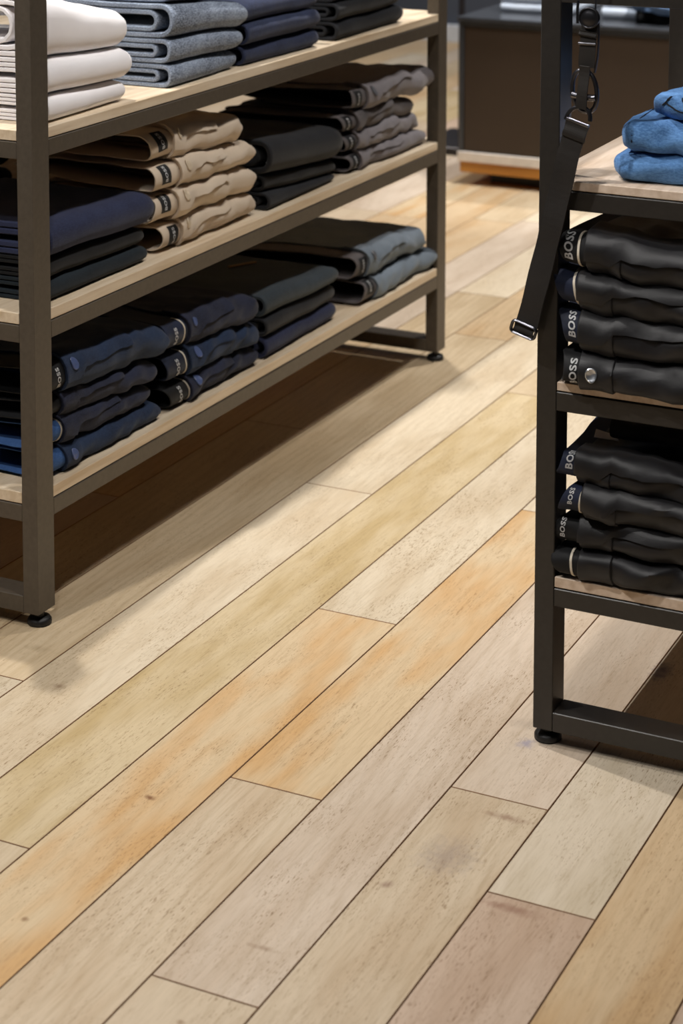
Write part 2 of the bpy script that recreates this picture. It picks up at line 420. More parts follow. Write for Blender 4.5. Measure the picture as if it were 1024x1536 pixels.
# ------------------------------------------------------------------ folded garments
class Path:
    """polyline in (u,z); at(s, off) gives the point at arc length s, pushed outward"""
    def __init__(s, pts):
        s.p = pts; s.a = [0.]
        for i in range(1, len(pts)):
            s.a.append(s.a[-1]+math.hypot(pts[i][0]-pts[i-1][0], pts[i][1]-pts[i-1][1]))
        s.n = []
        for i in range(len(pts)):
            a, b = pts[max(i-1, 0)], pts[min(i+1, len(pts)-1)]
            d = math.hypot(b[0]-a[0], b[1]-a[1]) or 1e-9
            s.n.append(((b[1]-a[1])/d, -(b[0]-a[0])/d))
        s.mid = s.a[max(range(len(pts)), key=lambda i: pts[i][0])]
    def at(s, t, off=0.):
        t = min(max(t, 0), s.a[-1]); i = 1
        while i < len(s.a)-1 and s.a[i] < t: i += 1
        k = (t-s.a[i-1])/max(s.a[i]-s.a[i-1], 1e-9)
        q = [s.p[i-1][j]*(1-k)+s.p[i][j]*k for j in (0, 1)]
        n = [s.n[i-1][j]*(1-k)+s.n[i][j]*k for j in (0, 1)]
        return q[0]+n[0]*off, q[1]+n[1]*off

def bend(uc, z0, z1, ru, n=12, ex=2.3, flip=1):
    zc, rz = (z0+z1)/2, (z1-z0)/2; out = []
    for i in range(n+1):
        a = -PI/2+PI*i/n
        c, q = math.cos(a), math.sin(a)
        out.append((uc+flip*ru*abs(c)**(2/ex), zc+rz*math.copysign(abs(q)**(2/ex), q)))
    return out
def line(a, b, n):
    return [(a[0]+(b[0]-a[0])*i/n, a[1]+(b[1]-a[1])*i/n) for i in range(1, n)]

def spiral(D, h, t, rnd, ex=2.4):
    z0, z3 = t/2, h-t/2
    r0 = min((z3-z0)/2*1.15, .03)
    p = [(-D, z0)]+line((-D, z0), (-r0, z0), 8)+bend(-r0, z0, z3, r0, 14, ex)
    inner = h-4*t > .004
    if inner:
        z2, z1 = z3-t*1.12, z0+t*1.12
        d1 = -D+.03
        p += line((-r0, z3), (d1, z3), 8)+bend(d1, z2, z3, (z3-z2)/2+.004, 5, 2, -1)[::-1]
        f = -r0*.6-t*1.2-rnd.uniform(0, .008); r2 = (z2-z1)/2*1.1
        p += line((d1, z2), (f-r2, z2), 8)+[q for q in bend(f-r2, z1, z2, r2, 10, 2.1)[::-1]]
        p += line((f-r2, z1), (-D+.05, z1), 8)
        if z2-z1 > 3.2*t:      # one more wrap inside
            z4, z5 = z1+t*1.1, z2-t*1.1
            d2 = -D+.06
            p += bend(d2, z1, z4, t*.6, 4, 2, -1)+line((d2, z4), (f-r2-.02, z4), 6)
            if z5-z4 > .003: p += bend(f-r2-.02, z4, z5, (z5-z4)/2, 6, 2)+line((f-r2-.02, z5), (d2+.03, z5), 5)
    else:
        p += line((-r0, z3), (-D, z3), 8)+[(-D, z3)]
    return p

def smooth_pts(pts, n=6):
    out = []
    for i in range(len(pts)-1):
        p0, p1, p2, p3 = pts[max(i-1, 0)], pts[i], pts[i+1], pts[min(i+2, len(pts)-1)]
        for k in range(n):
            t = k/n
            out.append(tuple(.5*((2*p1[j])+(-p0[j]+p2[j])*t+(2*p0[j]-5*p1[j]+4*p2[j]-p3[j])*t*t+(-p0[j]+3*p1[j]-3*p2[j]+p3[j])*t**3) for j in (0, 1)))
    out.append(pts[-1]); return out

def ribbon(path, t, vs, W, name, mat, parent, s0=None, s1=None, off=0., wav=None):
    """a cloth strip: path thickened by t, swept along vs, warped by W"""
    P = path
    if s0 is not None:
        n = 22; pts = [P.at(s0+(s1-s0)*i/n) for i in range(n+1)]
        P = Path(pts)
    n = len(P.p); V, F = [], []
    te = [t*(.55 if i in (0, n-1) else 1) for i in range(n)]
    for a, v in enumerate(vs):
        shr = .6 if a in (0, len(vs)-1) else 1.
        for sgn in (1, -1):
            for i in range(n):
                q, nn = P.p[i], P.n[i]; o = off+sgn*te[i]*shr/2
                vv = v+(wav(i/(n-1)) if wav else 0)
                V.append(W(q[0]+nn[0]*o, vv, q[1]+nn[1]*o))
    m = 2*n
    for a in range(len(vs)-1):
        for i in range(n-1):
            b0, b1 = a*m+i, (a+1)*m+i
            F.append([b0, b0+1, b1+1, b1]); F.append([b0+n, b1+n, b1+n+1, b0+n+1])
        for i, fl in ((0, 1), (n-1, -1)):
            b0, b1 = a*m+i, (a+1)*m+i; F.append([b0, b1, b1+n, b0+n][::fl])
    for a, fl in ((0, 1), (len(vs)-1, -1)):
        for i in range(n-1): F.append([a*m+i, a*m+n+i, a*m+n+i+1, a*m+i+1][::fl])
    return mesh_obj(name, V, F, mat, parent, True)

def frange(a, b, n): return [a+(b-a)*i/n for i in range(n+1)]
def ends(a, b, n, e=.004):
    return [a, a+e*.5]+frange(a+e, b-e, n)+[b-e*.5, b]

def text_mesh(txt, size, weight=.02, sx=1.18):
    c = bpy.data.curves.new('txt', 'FONT'); c.body = txt; c.size = 1; c.offset = weight; c.resolution_u = 3
    c.align_x = 'CENTER'; c.align_y = 'CENTER'; c.extrude = .02; c.space_character = 1.12
    o = bpy.data.objects.new('txt', c); COL.objects.link(o)
    bpy.context.view_layer.update()
    dg = bpy.context.evaluated_depsgraph_get()
    me = bpy.data.meshes.new_from_object(o.evaluated_get(dg))
    v = [tuple(q.co) for q in me.vertices]; f = [list(p.vertices) for p in me.polygons]
    bpy.data.objects.remove(o); bpy.data.curves.remove(c); bpy.data.meshes.remove(me)
    xs = [q[0] for q in v]; ys = [q[1] for q in v]
    cx, cy = (min(xs)+max(xs))/2, (min(ys)+max(ys))/2; k = size/(max(xs)-min(xs))
    return [((a-cx)*k, (b-cy)*k*1.0, c_*k) for a, b, c_ in v], f
TXT = text_mesh('BOSS', 1.0, weight=.03)

class Garment:
    def __init__(g, origin, rz, name, label, cat, group, h, L, D, base, taper=0., seed=0, dx=0., sag=0., amp=.004,
                 wr=.0012, htot=.2, sseed=0., yaw=0., endround=.02, droop=0., lift=0., sr=0.):
        g.sr = sr
        g.r = empty(name, origin, rz); tag(g.r, label, cat, group)
        g.h, g.L, g.D, g.base, g.taper, g.seed, g.dx, g.sag = h, L, D, base, taper, seed, dx, sag
        g.amp, g.wr, g.htot, g.ss, g.yaw, g.er, g.droop, g.lift = amp, wr, htot, sseed, yaw, endround, droop, lift
        g.rnd = random.Random(seed*31+5)
    def W(g, u, v, z):
        f = min(max(v/g.L, -.3), 1.05)
        fc = min(max(f, 0), 1)
        z0 = g.base(fc)
        k = 1-g.taper*fc
        # far end rolls in
        d = g.L-v
        if d < g.er:
            q = math.sqrt(max(0, 1-(1-max(d, 0)/g.er)**2))
            z = g.h/2+(z-g.h/2)*(.45+.55*q); u = -.006*(1-q)+u
        if g.sr and v < g.sr:
            q = math.sqrt(max(0, 1-(1-max(v, 0)/g.sr)**2))
            z = g.h*.42+(z-g.h*.42)*(.30+.70*q); u = -.05*(1-q)*(1 if u > -.1 else 0)*max(0, 1+u/.1)+u
        za = z0+z*k; s = g.seed*3.71
        big = noise.noise(Vector((v*6+s, z*10, s)))
        x = u+g.dx+g.amp*big+g.yaw*(v-g.L/2)
        wr = g.wr*(.35+.65*min(1, max(0, (v+.005)/.03)))
        def wrink(zz, s):
            w1 = noise.noise(Vector((u*22+s, v*16, zz*30+s)))+.5*noise.noise(Vector((u*50, v*34+s, zz*60)))
            if g.wr > .0015:
                a_ = noise.noise(Vector((u*9+v*13+s, v*6-u*8, zz*14+s*1.3)))
                b_ = noise.noise(Vector((v*20-zz*30+s, u*14, s+7)))
                w1 += 1.5*((1-abs(a_)*2.6)-.45)+.9*((1-abs(b_)*2.6)-.45)
            return w1
        x += wr*wrink(z, s)*1.5
        zabs = za
        wv = noise.noise(Vector((u*5+g.ss, v*7, g.ss)))
        za += (.010*wv*min(1, za/.2) + wr*wrink(zabs*.5, g.ss)*min(1, zabs/.03))
        za -= g.sag*fc*min(1, .15+za/g.htot)
        if g.lift: za += g.lift*max(0, -u/g.D)*min(1, .2+za/g.htot)
        if g.droop:
            q = min(1, max(0, (u+g.dx+.012)/.02)); za -= g.droop*q*q*(.3+.7*fc)*(1-.5*z/g.h)
        else:
            za = max(za, .0006)
        return (x, v, za)
    # ---- kinds
    def joggers(g, mat, t=None, cord=False):
        t = t or min(.012, g.h*.19)
        P = Path(spiral(g.D, g.h, t, g.rnd))
        o = ribbon(P, t, ends(0, g.L, 20, .006), g.W, 'folded_cloth', mat, g.r)
        return o
    def trousers(g, mat, lmat=None, lin_len=.075, wb=.048, label='patch', text_len=.030, text_s=0., button=None, btn_s=.55,
                 flap=True, piping=False, band_gap=0., inmat=None, text_v=-.036, tip=.5, loop=False, letters=True):
        h, D, W = g.h, g.D, g.W; t = .0045
        rnd = g.rnd
        zt = h-t/2; zb = t/2; r0 = h*.52
        lens = smooth_pts([(-D, h*tip), (-D*.93, h*(tip-.22)), (-D*.6, zb+h*.04), (-r0*2.2, zb)], 5)
        top = smooth_pts([(-r0*2.2, zt), (-D*.6, zt-h*.04), (-D*.93, h*(tip+.22)), (-D, h*(tip+.05))], 5)
        outer = Path(lens[:-1]+[(-r0*1.6, zb)]+bend(-r0, zb, zt, r0, 14, 2.3)+[(-r0*1.6, zt)]+top[1:])
        ribbon(outer, t, ends(0, g.L, 22, .004), W, 'body', mat, g.r)
        # the legs folded in under the front
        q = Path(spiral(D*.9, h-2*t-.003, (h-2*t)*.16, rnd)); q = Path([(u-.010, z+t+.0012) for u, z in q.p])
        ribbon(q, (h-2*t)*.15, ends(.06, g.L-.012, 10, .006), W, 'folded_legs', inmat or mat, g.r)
        # sewn-on waistband over the front fold
        m = outer.mid; ru = r0*2.9
        ribbon(outer, .003, ends(-.0015, wb, 5, .002), W, 'waistband', mat, g.r, m-ru, m+ru, off=t/2+.0013)
        # inside band that stands out beyond the front
        a = .0065; r1 = (h-2*a)*.5
        li = Path(smooth_pts([(-D*.97, h*tip), (-D*.9, h*(tip-.15)), (-D*.6, a+h*.06), (-r1*2.2, a)], 5)[:-1]
                  + bend(-r1-.004, a, h-a, r1, 14, 2.2)
                  + smooth_pts([(-r1*2.2, h-a), (-D*.6, h-a-h*.04), (-D*.9, h*(tip+.15)), (-D*.97, h*(tip+.04))], 5)[1:])
        lm = lmat or mat
        ln = ribbon(li, .003, ends(-lin_len, .03, 9, .003), W, 'waist_lining', lm, g.r, wav=lambda f: .010*math.sin(f*PI*3+g.seed))
        if lin_len > .03: pass
        mid = li.mid
        wv = lambda sfrac: .010*math.sin(sfrac*PI*3+g.seed)
        def mp(s, v, off):
            f = s/li.a[-1]
            u, z = li.at(s, off+.0015)
            return W(u, v+wv(f), z)
        par = ln
        if label == 'patch':
            hw, hv = .019, .0215; vc = text_v
            V, F = [], []; nu, nv = 14, 4
            for i in range(nu+1):
                for j in range(nv+1):
                    V.append(mp(mid+text_s+hw*(2*i/nu-1), vc+hv*.8*(2*j/nv-1), .0006))
            for i in range(nu):
                for j in range(nv):
                    a0 = i*(nv+1)+j; F.append([a0, a0+1, a0+nv+2, a0+nv+1][::-1])
            par = mesh_obj('brand_label', V, F, M['label'], g.r, True)
        if label and letters:
            vs, fs = TXT
            V = [mp(mid+text_s+x*text_len, text_v-y*text_len, .0010+abs(z)*.01) for x, y, z in vs]
            mesh_obj('lettering', V, fs, M['ink'], par)
        if piping:
            ribbon(li, .0018, frange(-.007, -.0035, 1), W, 'piping', M['piping'], g.r, mid-h*.75, mid+h*.75, off=.0025, wav=lambda f: .010*math.sin((mid-h*.75+f*h*1.5)/li.a[-1]*PI*3+g.seed))
        if flap:
            # fly flap sewn over the fold, from the button backwards
            vs = ends(-.004, g.L*.62, 12, .004); V, F = [], []; n = 8
            for a_, v in enumerate(vs):
                q_ = min(1, max(0, (v-.036)/.010))
                lowe = m-h*.16+h*(.26*q_+.16*max(0, v-.04)/.2)+.0012*math.sin(v*40+g.seed)
                hi = m+h*1.3
                for side in (0, 1):
                    for i in range(n+1):
                        s = lowe+(hi-lowe)*i/n; off = t/2+(.0062 if not side else .0025)
                        if i in (0,) or a_ in (0, len(vs)-1): off -= .0012*(1 if not side else -.3)
                        u, z = outer.at(s, off); V.append(W(u, v, z))
            M2 = 2*(n+1)
            for a_ in range(len(vs)-1):
                for i in range(n):
                    b0 = a_*M2+i; b1 = b0+M2
                    F.append([b0, b1, b1+1, b0+1]); F.append([b0+n+1, b0+n+2, b1+n+2, b1+n+1])
                for i, fl in ((0, 1), (n, -1)):
                    b0 = a_*M2+i; b1 = b0+M2; F.append([b0, b0+n+1, b1+n+1, b1][::fl])
            for a_, fl in ((0, 1), (len(vs)-1, -1)):
                for i in range(n):
                    b0 = a_*M2+i; F.append([b0, b0+1, b0+n+2, b0+n+1][::fl])
            mesh_obj('fly_flap', V, F, mat, g.r, True)
        if button:
            R = .0085; prof = [(0, .0), (R*.96, .0), (R, .0006), (R, .0018), (R*.86, .0024), (R*.72, .0017), (R*.3, .0015), (0, .0015)]
            V, F = [], []; n = 20; base = (t/2+(.0066 if flap else .0032))
            sc = m+h*min(btn_s, .24); vc = .019
            for r_, z_ in prof:
                for k in range(n):
                    u, z = outer.at(sc+r_*math.cos(2*PI*k/n), base+z_); V.append(W(u, vc+r_*math.sin(2*PI*k/n), z))
            for a_ in range(len(prof)-1):
                for k in range(n):
                    l = (k+1) % n; F.append([a_*n+k, a_*n+l, (a_+1)*n+l, (a_+1)*n+k])
            mesh_obj('button', V, F, button, g.r, True)
        return g

def stack(x, y, z, rz, items, D, group, yaw=0., lift=0., amp=.004):
    """items: dicts bottom to top"""
    hs = [(it['h'], it.get('taper', 0.)) for it in items]; tot = sum(h for h, _ in hs)
    ss = random.uniform(0, 50)
    for i, it in enumerate(items):
        below = hs[:i]
        gapz = .0018*i
        base = (lambda f, below=below, gapz=gapz: gapz+sum(h*(1-t*f) for h, t in below))
        dv = it.get('dv', 0.)
        if rz == 0: org = (x, y+dv, z)
        else: org = (x+dv, y, z)
        g = Garment(org, rz, it.get('name', 'folded_trousers'), it['label'], it.get('cat', 'trousers'), group, it['h'], it['L'], it.get('D', D), base,
                    taper=it.get('taper', 0.), seed=it.get('seed', random.randint(1, 999)), dx=it.get('dx', 0.), sag=it.get('sag', 0.),
                    amp=it.get('amp', amp), wr=it.get('wr', .0012), htot=tot, sseed=ss, yaw=it.get('yaw', yaw), droop=it.get('droop', 0.), lift=lift, sr=it.get('sr', 0.),
                    endround=it.get('er', .022))
        if it['kind'] == 'jog':
            g.dx += random.uniform(-.004, .003); g.yaw += random.uniform(-.03, .03)
        if it['kind'] == 'jog': g.joggers(it['mat'], it.get('t'))
        else: g.trousers(it['mat'], **it.get('o', {}))
        if 'extra' in it: it['extra'](g)

def J(label, mat, h, L, name='folded_joggers', cat='joggers', **k):
    return dict(kind='jog', label=label, mat=mat, h=h, L=L, name=name, cat=cat, **k)
def T(label, mat, h, L, o=None, name='folded_trousers', cat='trousers', **k):
    return dict(kind='tr', label=label, mat=mat, h=h, L=L, o=o or {}, name=name, cat=cat, **k)

Z1, Z2, Z3 = .2385, .5515, .8655
XF = -1.958
# ---- left rack, top shelf
stack(XF, 2.85, Z3, 0, [
    J('white folded sweatshirt, bottom of the white pile beside the left rack\'s near post', M['white'], .046, .262, 'folded_sweatshirt', 'sweatshirt', taper=.15, wr=.0005, amp=.003, t=.006),
    J('white folded sweatshirt in the middle of the white pile on the top shelf', M['white'], .062, .275, 'folded_sweatshirt', 'sweatshirt', taper=.08, wr=.0006, amp=.004, t=.008, dx=.004),
    J('white folded sweatshirt, uppermost of the white pile on the top shelf', M['white'], .108, .265, 'folded_sweatshirt', 'sweatshirt', taper=.40, wr=.0008, amp=.004, t=.009, dx=-.002),
], .36, 'white folded sweatshirts on the top shelf')
stack(XF, 3.255, Z3, 0, [
    J('heather grey folded sweatpants, bottom of the grey pile on the top shelf', M['heather'], .044, .275, 'folded_sweatpants', 'sweatpants', taper=.12, t=.0085),
    J('heather grey folded sweatpants, second from the bottom of the grey pile on the top shelf', M['heather'], .046, .285, 'folded_sweatpants', 'sweatpants', taper=.1, t=.009, dx=.004),
    J('heather grey folded sweatpants with a wide rolled end, third from the grey pile\'s bottom', M['heather'], .064, .29, 'folded_sweatpants', 'sweatpants', taper=.2, t=.010, dx=.008),
    J('heather grey folded sweatpants, uppermost of the grey pile, cut by the photo\'s top', M['heather'], .05, .28, 'folded_sweatpants', 'sweatpants', taper=.1, t=.009, dx=.002, dv=.01),
], .36, 'heather grey folded sweatpants on the top shelf')
stack(XF, 3.555, Z3, 0, [
    J('navy folded sweatpants, lower of the navy pile on the top shelf', M['navy_fleece'], .040, .325, 'folded_sweatpants', 'sweatpants', taper=.05),
    J('navy folded sweatpants, middle of the navy pile on the top shelf', M['navy_fleece'], .042, .325, 'folded_sweatpants', 'sweatpants', dx=.003),
    J('navy folded sweatpants, topmost of the navy pile on the top shelf', M['navy_fleece'], .040, .32, 'folded_sweatpants', 'sweatpants'),
], .35, 'navy folded sweatpants on the top shelf')
stack(XF, 3.955, Z3, 0, [
    J('black folded sweatpants, lowest of the black pile at the far end of the top shelf', M['black_fleece'], .042, .37, 'folded_sweatpants', 'sweatpants', taper=.05),
    J('black folded sweatpants, second of the black pile at the far end of the top shelf', M['black_fleece'], .040, .36, 'folded_sweatpants', 'sweatpants'),
    J('black folded sweatpants, topmost of the black pile at the far end of the top shelf', M['black_fleece'], .040, .35, 'folded_sweatpants', 'sweatpants'),
], .35, 'black folded sweatpants on the top shelf')
# ---- left rack, middle shelf
stack(XF-.004, 2.85, Z2, 0, [
    J('black-teal folded trousers, lowest in the middle shelf\'s dark pile by the near post', M['teal_jog'], .040, .335, 'folded_trousers', 'trousers', taper=.25),
    J('black folded trousers under the navy ones by the near post, middle shelf', M['black_jog'], .036, .33, 'folded_trousers', 'trousers', taper=.1, dx=-.004),
    J('navy blue folded trousers, uppermost of the dark pile by the near post, middle shelf', M['navy_jog'], .058, .355, 'folded_trousers', 'trousers', taper=-.05, dx=.002, wr=.0008),
], .35, 'dark folded trousers by the near post on the middle shelf')
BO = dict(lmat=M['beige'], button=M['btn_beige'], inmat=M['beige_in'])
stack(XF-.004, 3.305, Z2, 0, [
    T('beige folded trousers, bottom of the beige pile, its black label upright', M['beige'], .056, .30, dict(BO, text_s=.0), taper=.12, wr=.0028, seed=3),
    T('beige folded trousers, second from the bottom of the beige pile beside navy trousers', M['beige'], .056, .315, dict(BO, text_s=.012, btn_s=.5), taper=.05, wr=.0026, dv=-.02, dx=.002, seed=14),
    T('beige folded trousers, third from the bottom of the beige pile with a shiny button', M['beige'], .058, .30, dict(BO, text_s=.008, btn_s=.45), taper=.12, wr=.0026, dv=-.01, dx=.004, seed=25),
    T('beige folded trousers, uppermost of the beige pile, waist hanging open to the left', M['beige'], .064, .27, dict(BO, text_s=.010, btn_s=.6, tip=.62), taper=.1, wr=.0028, dv=-.025, dx=-.004, seed=36),
], .34, 'beige folded trousers on the middle shelf', amp=.006)
stack(XF-.004, 3.645, Z2, 0, [
    J('black folded trousers, lowest of the black pile between beige and grey trousers', M['char_jog'], .036, .33, 'folded_trousers', 'trousers', taper=.5),
    J('black folded trousers, second of the black pile between beige and grey trousers', M['black_jog'], .034, .33, 'folded_trousers', 'trousers', taper=.15, dx=-.003),
    J('thick black folded trousers atop the black pile between beige and grey trousers', M['char_jog'], .072, .345, 'folded_trousers', 'trousers', taper=.0, dx=.003, wr=.0006),
], .36, 'black folded trousers in the middle of the middle shelf')
GO = dict(lmat=M['grey_tr2'], button=M['btn_grey'], inmat=M['black_jog'], text_len=.026, lin_len=.06, text_v=-.03)  # inner legs coloured black to paint in the shade of the waist opening
stack(XF-.004, 4.10, Z2, 0, [
    T('grey folded trousers, bottom of the far grey pile on the middle shelf', M['grey_tr'], .044, .36, dict(GO, flap=True, button=None), wr=.0022, seed=41, taper=.15),
    T('grey folded trousers, second from below in the middle shelf\'s far grey pile', M['grey_tr'], .043, .34, dict(GO, button=None), wr=.0022, dv=-.01, seed=42, dx=-.003),
    T('dark grey folded trousers, third from below in the middle shelf\'s far grey pile', M['grey_tr2'], .043, .315, dict(GO, button=None), wr=.0022, dv=-.012, seed=43, dx=-.005),
    T('grey folded trousers, uppermost of the far grey pile, reaching past the far post', M['grey_tr'], .054, .375, dict(GO, btn_s=.9), wr=.0025, dv=.03, seed=44, dx=.003),
], .34, 'grey folded trousers at the far end of the middle shelf', amp=.006)
# ---- left rack, bottom shelf
DO = dict(lmat=M['black_in'], label='print', piping=True, inmat=M['denim_in'], text_len=.032)
stack(XF, 2.895, Z1, 0, [
    T('dark blue folded trousers with blue button, bottom of the lowest shelf\'s near pile', M['denim'], .048, .325, dict(DO, button=M['btn_blue'], btn_s=.1, lmat=M['denim_in'], letters=False, piping=False, label=None, lin_len=.05, flap=False), taper=.3, wr=.002, seed=51),
    T('ink-blue folded trousers, second from below in the lowest shelf\'s near pile', M['denim2'], .046, .30, dict(DO, lin_len=.05, letters=False, lmat=M['denim_in']), wr=.0024, seed=52, dx=-.006, taper=.2),
    T('ink-blue folded trousers, third from below in the lowest shelf\'s near pile', M['denim2'], .042, .315, dict(DO, lin_len=.05, letters=False), wr=.0024, seed=53, dx=-.004),
    T('dark blue folded trousers with large blue button, atop the lowest shelf\'s near pile', M['denim'], .062, .345, dict(DO, button=M['btn_blue'], btn_s=.42, piping=False, lin_len=.055, text_v=-.028), wr=.002, seed=54, dx=.004),
], .34, 'dark blue folded trousers by the near post on the lowest shelf', amp=.005)
stack(XF, 3.325, Z1, 0, [
    T('ink-blue folded trousers, bottom of the second pile on the lowest shelf', M['denim2'], .053, .28, dict(DO, button=M['btn_blue'], btn_s=.5), taper=.25, wr=.002, seed=61),
    T('ink-blue folded trousers, middle of the second pile on the lowest shelf', M['denim'], .060, .285, dict(DO, button=M['btn_blue'], btn_s=.55, lmat=M['navy_in']), taper=.15, wr=.0022, seed=62, dx=.003),
    T('ink-blue folded trousers, uppermost of the second pile on the lowest shelf', M['denim2'], .060, .275, dict(DO, button=M['btn_blue'], btn_s=.6, lmat=M['navy_in']), taper=.05, wr=.0022, seed=63, dx=.001),
], .35, 'ink-blue folded trousers in the second pile on the lowest shelf', amp=.005)
def cord(g):
    P = [g.W(-.20+.03*k/6, .20+.07*k/6, g.h+.003) for k in range(7)]
    MB().tube(P, .0028, 8).build('drawstring', M['cord'], g.r, True)
stack(XF, 3.635, Z1, 0, [
    J('navy folded trousers, lowest of the third pile on the lowest shelf', M['navy_jog'], .045, .345, 'folded_trousers', 'trousers', taper=.1),
    J('charcoal folded trousers, middle of the third pile on the lowest shelf', M['char_jog'], .038, .34, 'folded_trousers', 'trousers', dx=-.004),
    J('slate folded trousers with tan drawstring, atop the lowest shelf\'s third pile', M['green_jog'], .046, .345, 'folded_trousers', 'trousers', taper=.2, extra=cord, wr=.0007),
], .36, 'plain folded trousers in the third pile on the lowest shelf')
stack(XF+.004, 4.155, Z1, 0, [
    T('blue-grey folded trousers, lower of the lowest shelf\'s far pair, touching the rail', M['slate_tr'], .056, .36, dict(GO, button=None, text_s=.012, flap=False), wr=.003, seed=71, taper=.15, dx=.006),
    T('blue-grey folded trousers, upper of the far pair on the lowest shelf', M['slate_tr'], .060, .325, dict(GO, btn_s=.7), wr=.003, seed=72, dv=-.02, dx=-.006),
], .42, 'blue-grey folded trousers at the far end of the lowest shelf', amp=.006)
# ---- left rack, rear row
for z, lev, ys in ((Z2, 'middle', (2.86, 3.26)), (Z1, 'lowest', (2.86, 3.26))):
    for j, y in enumerate(ys):
        pos = ('nearer', 'farther')[j]
        stack(-2.56, y, z, 0, [J('black trousers in shade, %s of the %s rear pile, left rack\'s %s shelf' %
              (('lowest', 'second from below', 'third from below', 'topmost')[i], pos, lev), M['black_jog'], .048, .34, 'folded_trousers', 'trousers') for i in range(4)],
              .40, 'black folded trousers in the rear row of the left rack')
stack(-2.42, 2.95, Z3, 0, [J('blue-grey folded jersey %s the white pile, %s of the rear pile' % (('behind', 'lowest'), ('behind', 'middle'), ('just above', 'topmost'))[i], M['teal_top'], .052, .36, 'folded_sweatshirt', 'sweatshirt') for i in range(3)],
      .34, 'blue-grey folded jerseys behind the white pile')

# ---- right rack
RZ = -PI/2
def tagpaper(mat, pts):
    def f(g):
        V = [g.W(*p) for p in pts]; n = Vector((0, 0, .0006))
        V2 = [tuple(Vector(v)+n) for v in V]
        k = len(V)
        mesh_obj('swing_tag', V+V2, [list(range(k))[::-1], [k+i for i in range(k)]]+[[i, (i+1) % k, k+(i+1) % k, k+i] for i in range(k)], mat, g.r)
    return f
RO = dict(lmat=M['black_in'], label='print', piping=True, inmat=M['black_in'], text_len=.036, lin_len=.036, text_v=-.021, wb=.050)
def R_(**k): return dict(RO, **k)
stack(-.965, 2.772, .2685, RZ, [
    T('black folded trousers, bottom of the front pile, right rack\'s lowest shelf', M['black_tr'], .046, .34, R_(flap=False, letters=False, label=None), wr=.0034, seed=81, sag=.004, dv=-.002),
    T('black folded trousers, second from below in the right rack\'s lowest front pile', M['black_tr'], .048, .34, R_(text_s=.004, piping=False, text_len=.026), wr=.0034, seed=82, sag=.012, dv=-.002, dx=-.004),
    T('black folded trousers with cream-edged waistband, third in the right rack\'s lowest front pile', M['black_tr'], .050, .34, R_(text_s=.008, text_len=.024, lmat=M['navy_in']), wr=.0034, seed=83, sag=.022, dv=.006, dx=.002),
    T('black folded trousers with navy lining and white tag, fourth in the lowest right pile', M['black_tr'], .048, .34, R_(text_s=.014, lmat=M['navy_in'], piping=False), wr=.0034, seed=84, sag=.030, dv=-.008, dx=-.006,
      extra=tagpaper(M['paper'], [(-.10, -.005, .058), (-.10, .03, .060), (-.075, .035, .056), (-.075, .0, .054)])),
], .31, 'black folded trousers on the lowest shelf of the right rack', amp=.005)
stack(-.945, 2.845, .2685+.203, RZ, [
    J('plain black garment laid atop the right rack\'s lowest front pile', M['black_jog'], .030, .30, 'folded_trousers', 'trousers', sag=.02, wr=.002)], .22, 'loose black garment')
stack(-.965, 2.766, .5685, RZ, [
    T('black folded trousers with silver button, bottom of the right rack\'s middle front pile', M['black_tr'], .053, .34, R_(button=M['silver'], btn_s=.05, text_s=.0, piping=False, flap=False), wr=.0034, seed=91, sag=.012, droop=.020, dx=.010),
    T('black folded trousers with navy lining, second in the right rack\'s middle front pile', M['black_tr'], .056, .34, R_(lmat=M['navy_in'], text_s=.010), wr=.0034, seed=92, sag=.020, dv=-.001, dx=.004),
    T('black folded trousers with cream piping, third in the right rack\'s middle front pile', M['black_tr'], .058, .34, R_(letters=False, label=None, lmat=M['navy_in']), wr=.0034, seed=93, sag=.030, dv=-.006, dx=-.004),
    T('black folded trousers with large lettered waistband, atop the right rack\'s middle front pile', M['black_tr'], .058, .34, R_(text_s=.008, text_len=.044), wr=.0034, seed=94, sag=.040, dv=.006, dx=-.002),
], .30, 'black folded trousers on the middle shelf of the right rack', amp=.006)
SD = dict(lmat=M['black_in'], label='print', inmat=M['black_in'], text_len=.040, lin_len=.05, text_v=-.030, flap=False)
stack(-.93, 3.11, .5685, RZ, [T('folded trousers, %s of the rear pile on the right rack\'s middle shelf' % n, M['navy_in'] if n == 'topmost' else M['black_tr'], .052, .32, dict(SD, letters=(n == 'topmost')), seed=100+i,
      **({'extra': tagpaper(M['kraft'], [(.004, -.02, .002), (.004, .025, .002), (.008, .025, .022), (.008, -.02, .022)])} if n == 'topmost' else {}))
      for i, n in enumerate(('lowest', 'second', 'third', 'topmost'))], .28, 'folded trousers in the rear pile of the right rack\'s middle shelf')
stack(-.965, 3.12, .2685, RZ, [T('%s folded trousers, %s of the rear pile on the right rack\'s lowest shelf' % (('bright blue' if i == 2 else 'black'), n), M['blue_br'] if i == 2 else M['black_tr'], .050, .32, dict(SD, letters=False, label=None, lmat=M['blue_br'] if i == 2 else M['black_in'], lin_len=.03), seed=110+i)
      for i, n in enumerate(('lowest', 'middle', 'topmost'))], .28, 'folded trousers in the rear pile of the right rack\'s lowest shelf')
def hem(v0):
    def f(g):
        P = Path(bend(-.03, .002, g.h-.001, .0325, 14, 2.4)); P = Path([(-.10, .001)]+P.p+[(-.10, g.h+.001)])
        ribbon(P, .0014, frange(v0, v0+.0022, 1), g.W, 'hem_seam', M['navy_in'], g.r, off=.0006)
    return f
def embroidery(g):
    pts = []
    for k in range(40):
        a = k/39; v = .022+.075*a+.010*math.sin(a*19); q = g.h*.62+g.h*.30*math.sin(a*13)
        pts.append(g.W(.0035-.010*max(0, q/g.h-.6), v, q))
    MB().tube(pts, .0011, 6).build('embroidery', M['black_jog'], g.r, True)
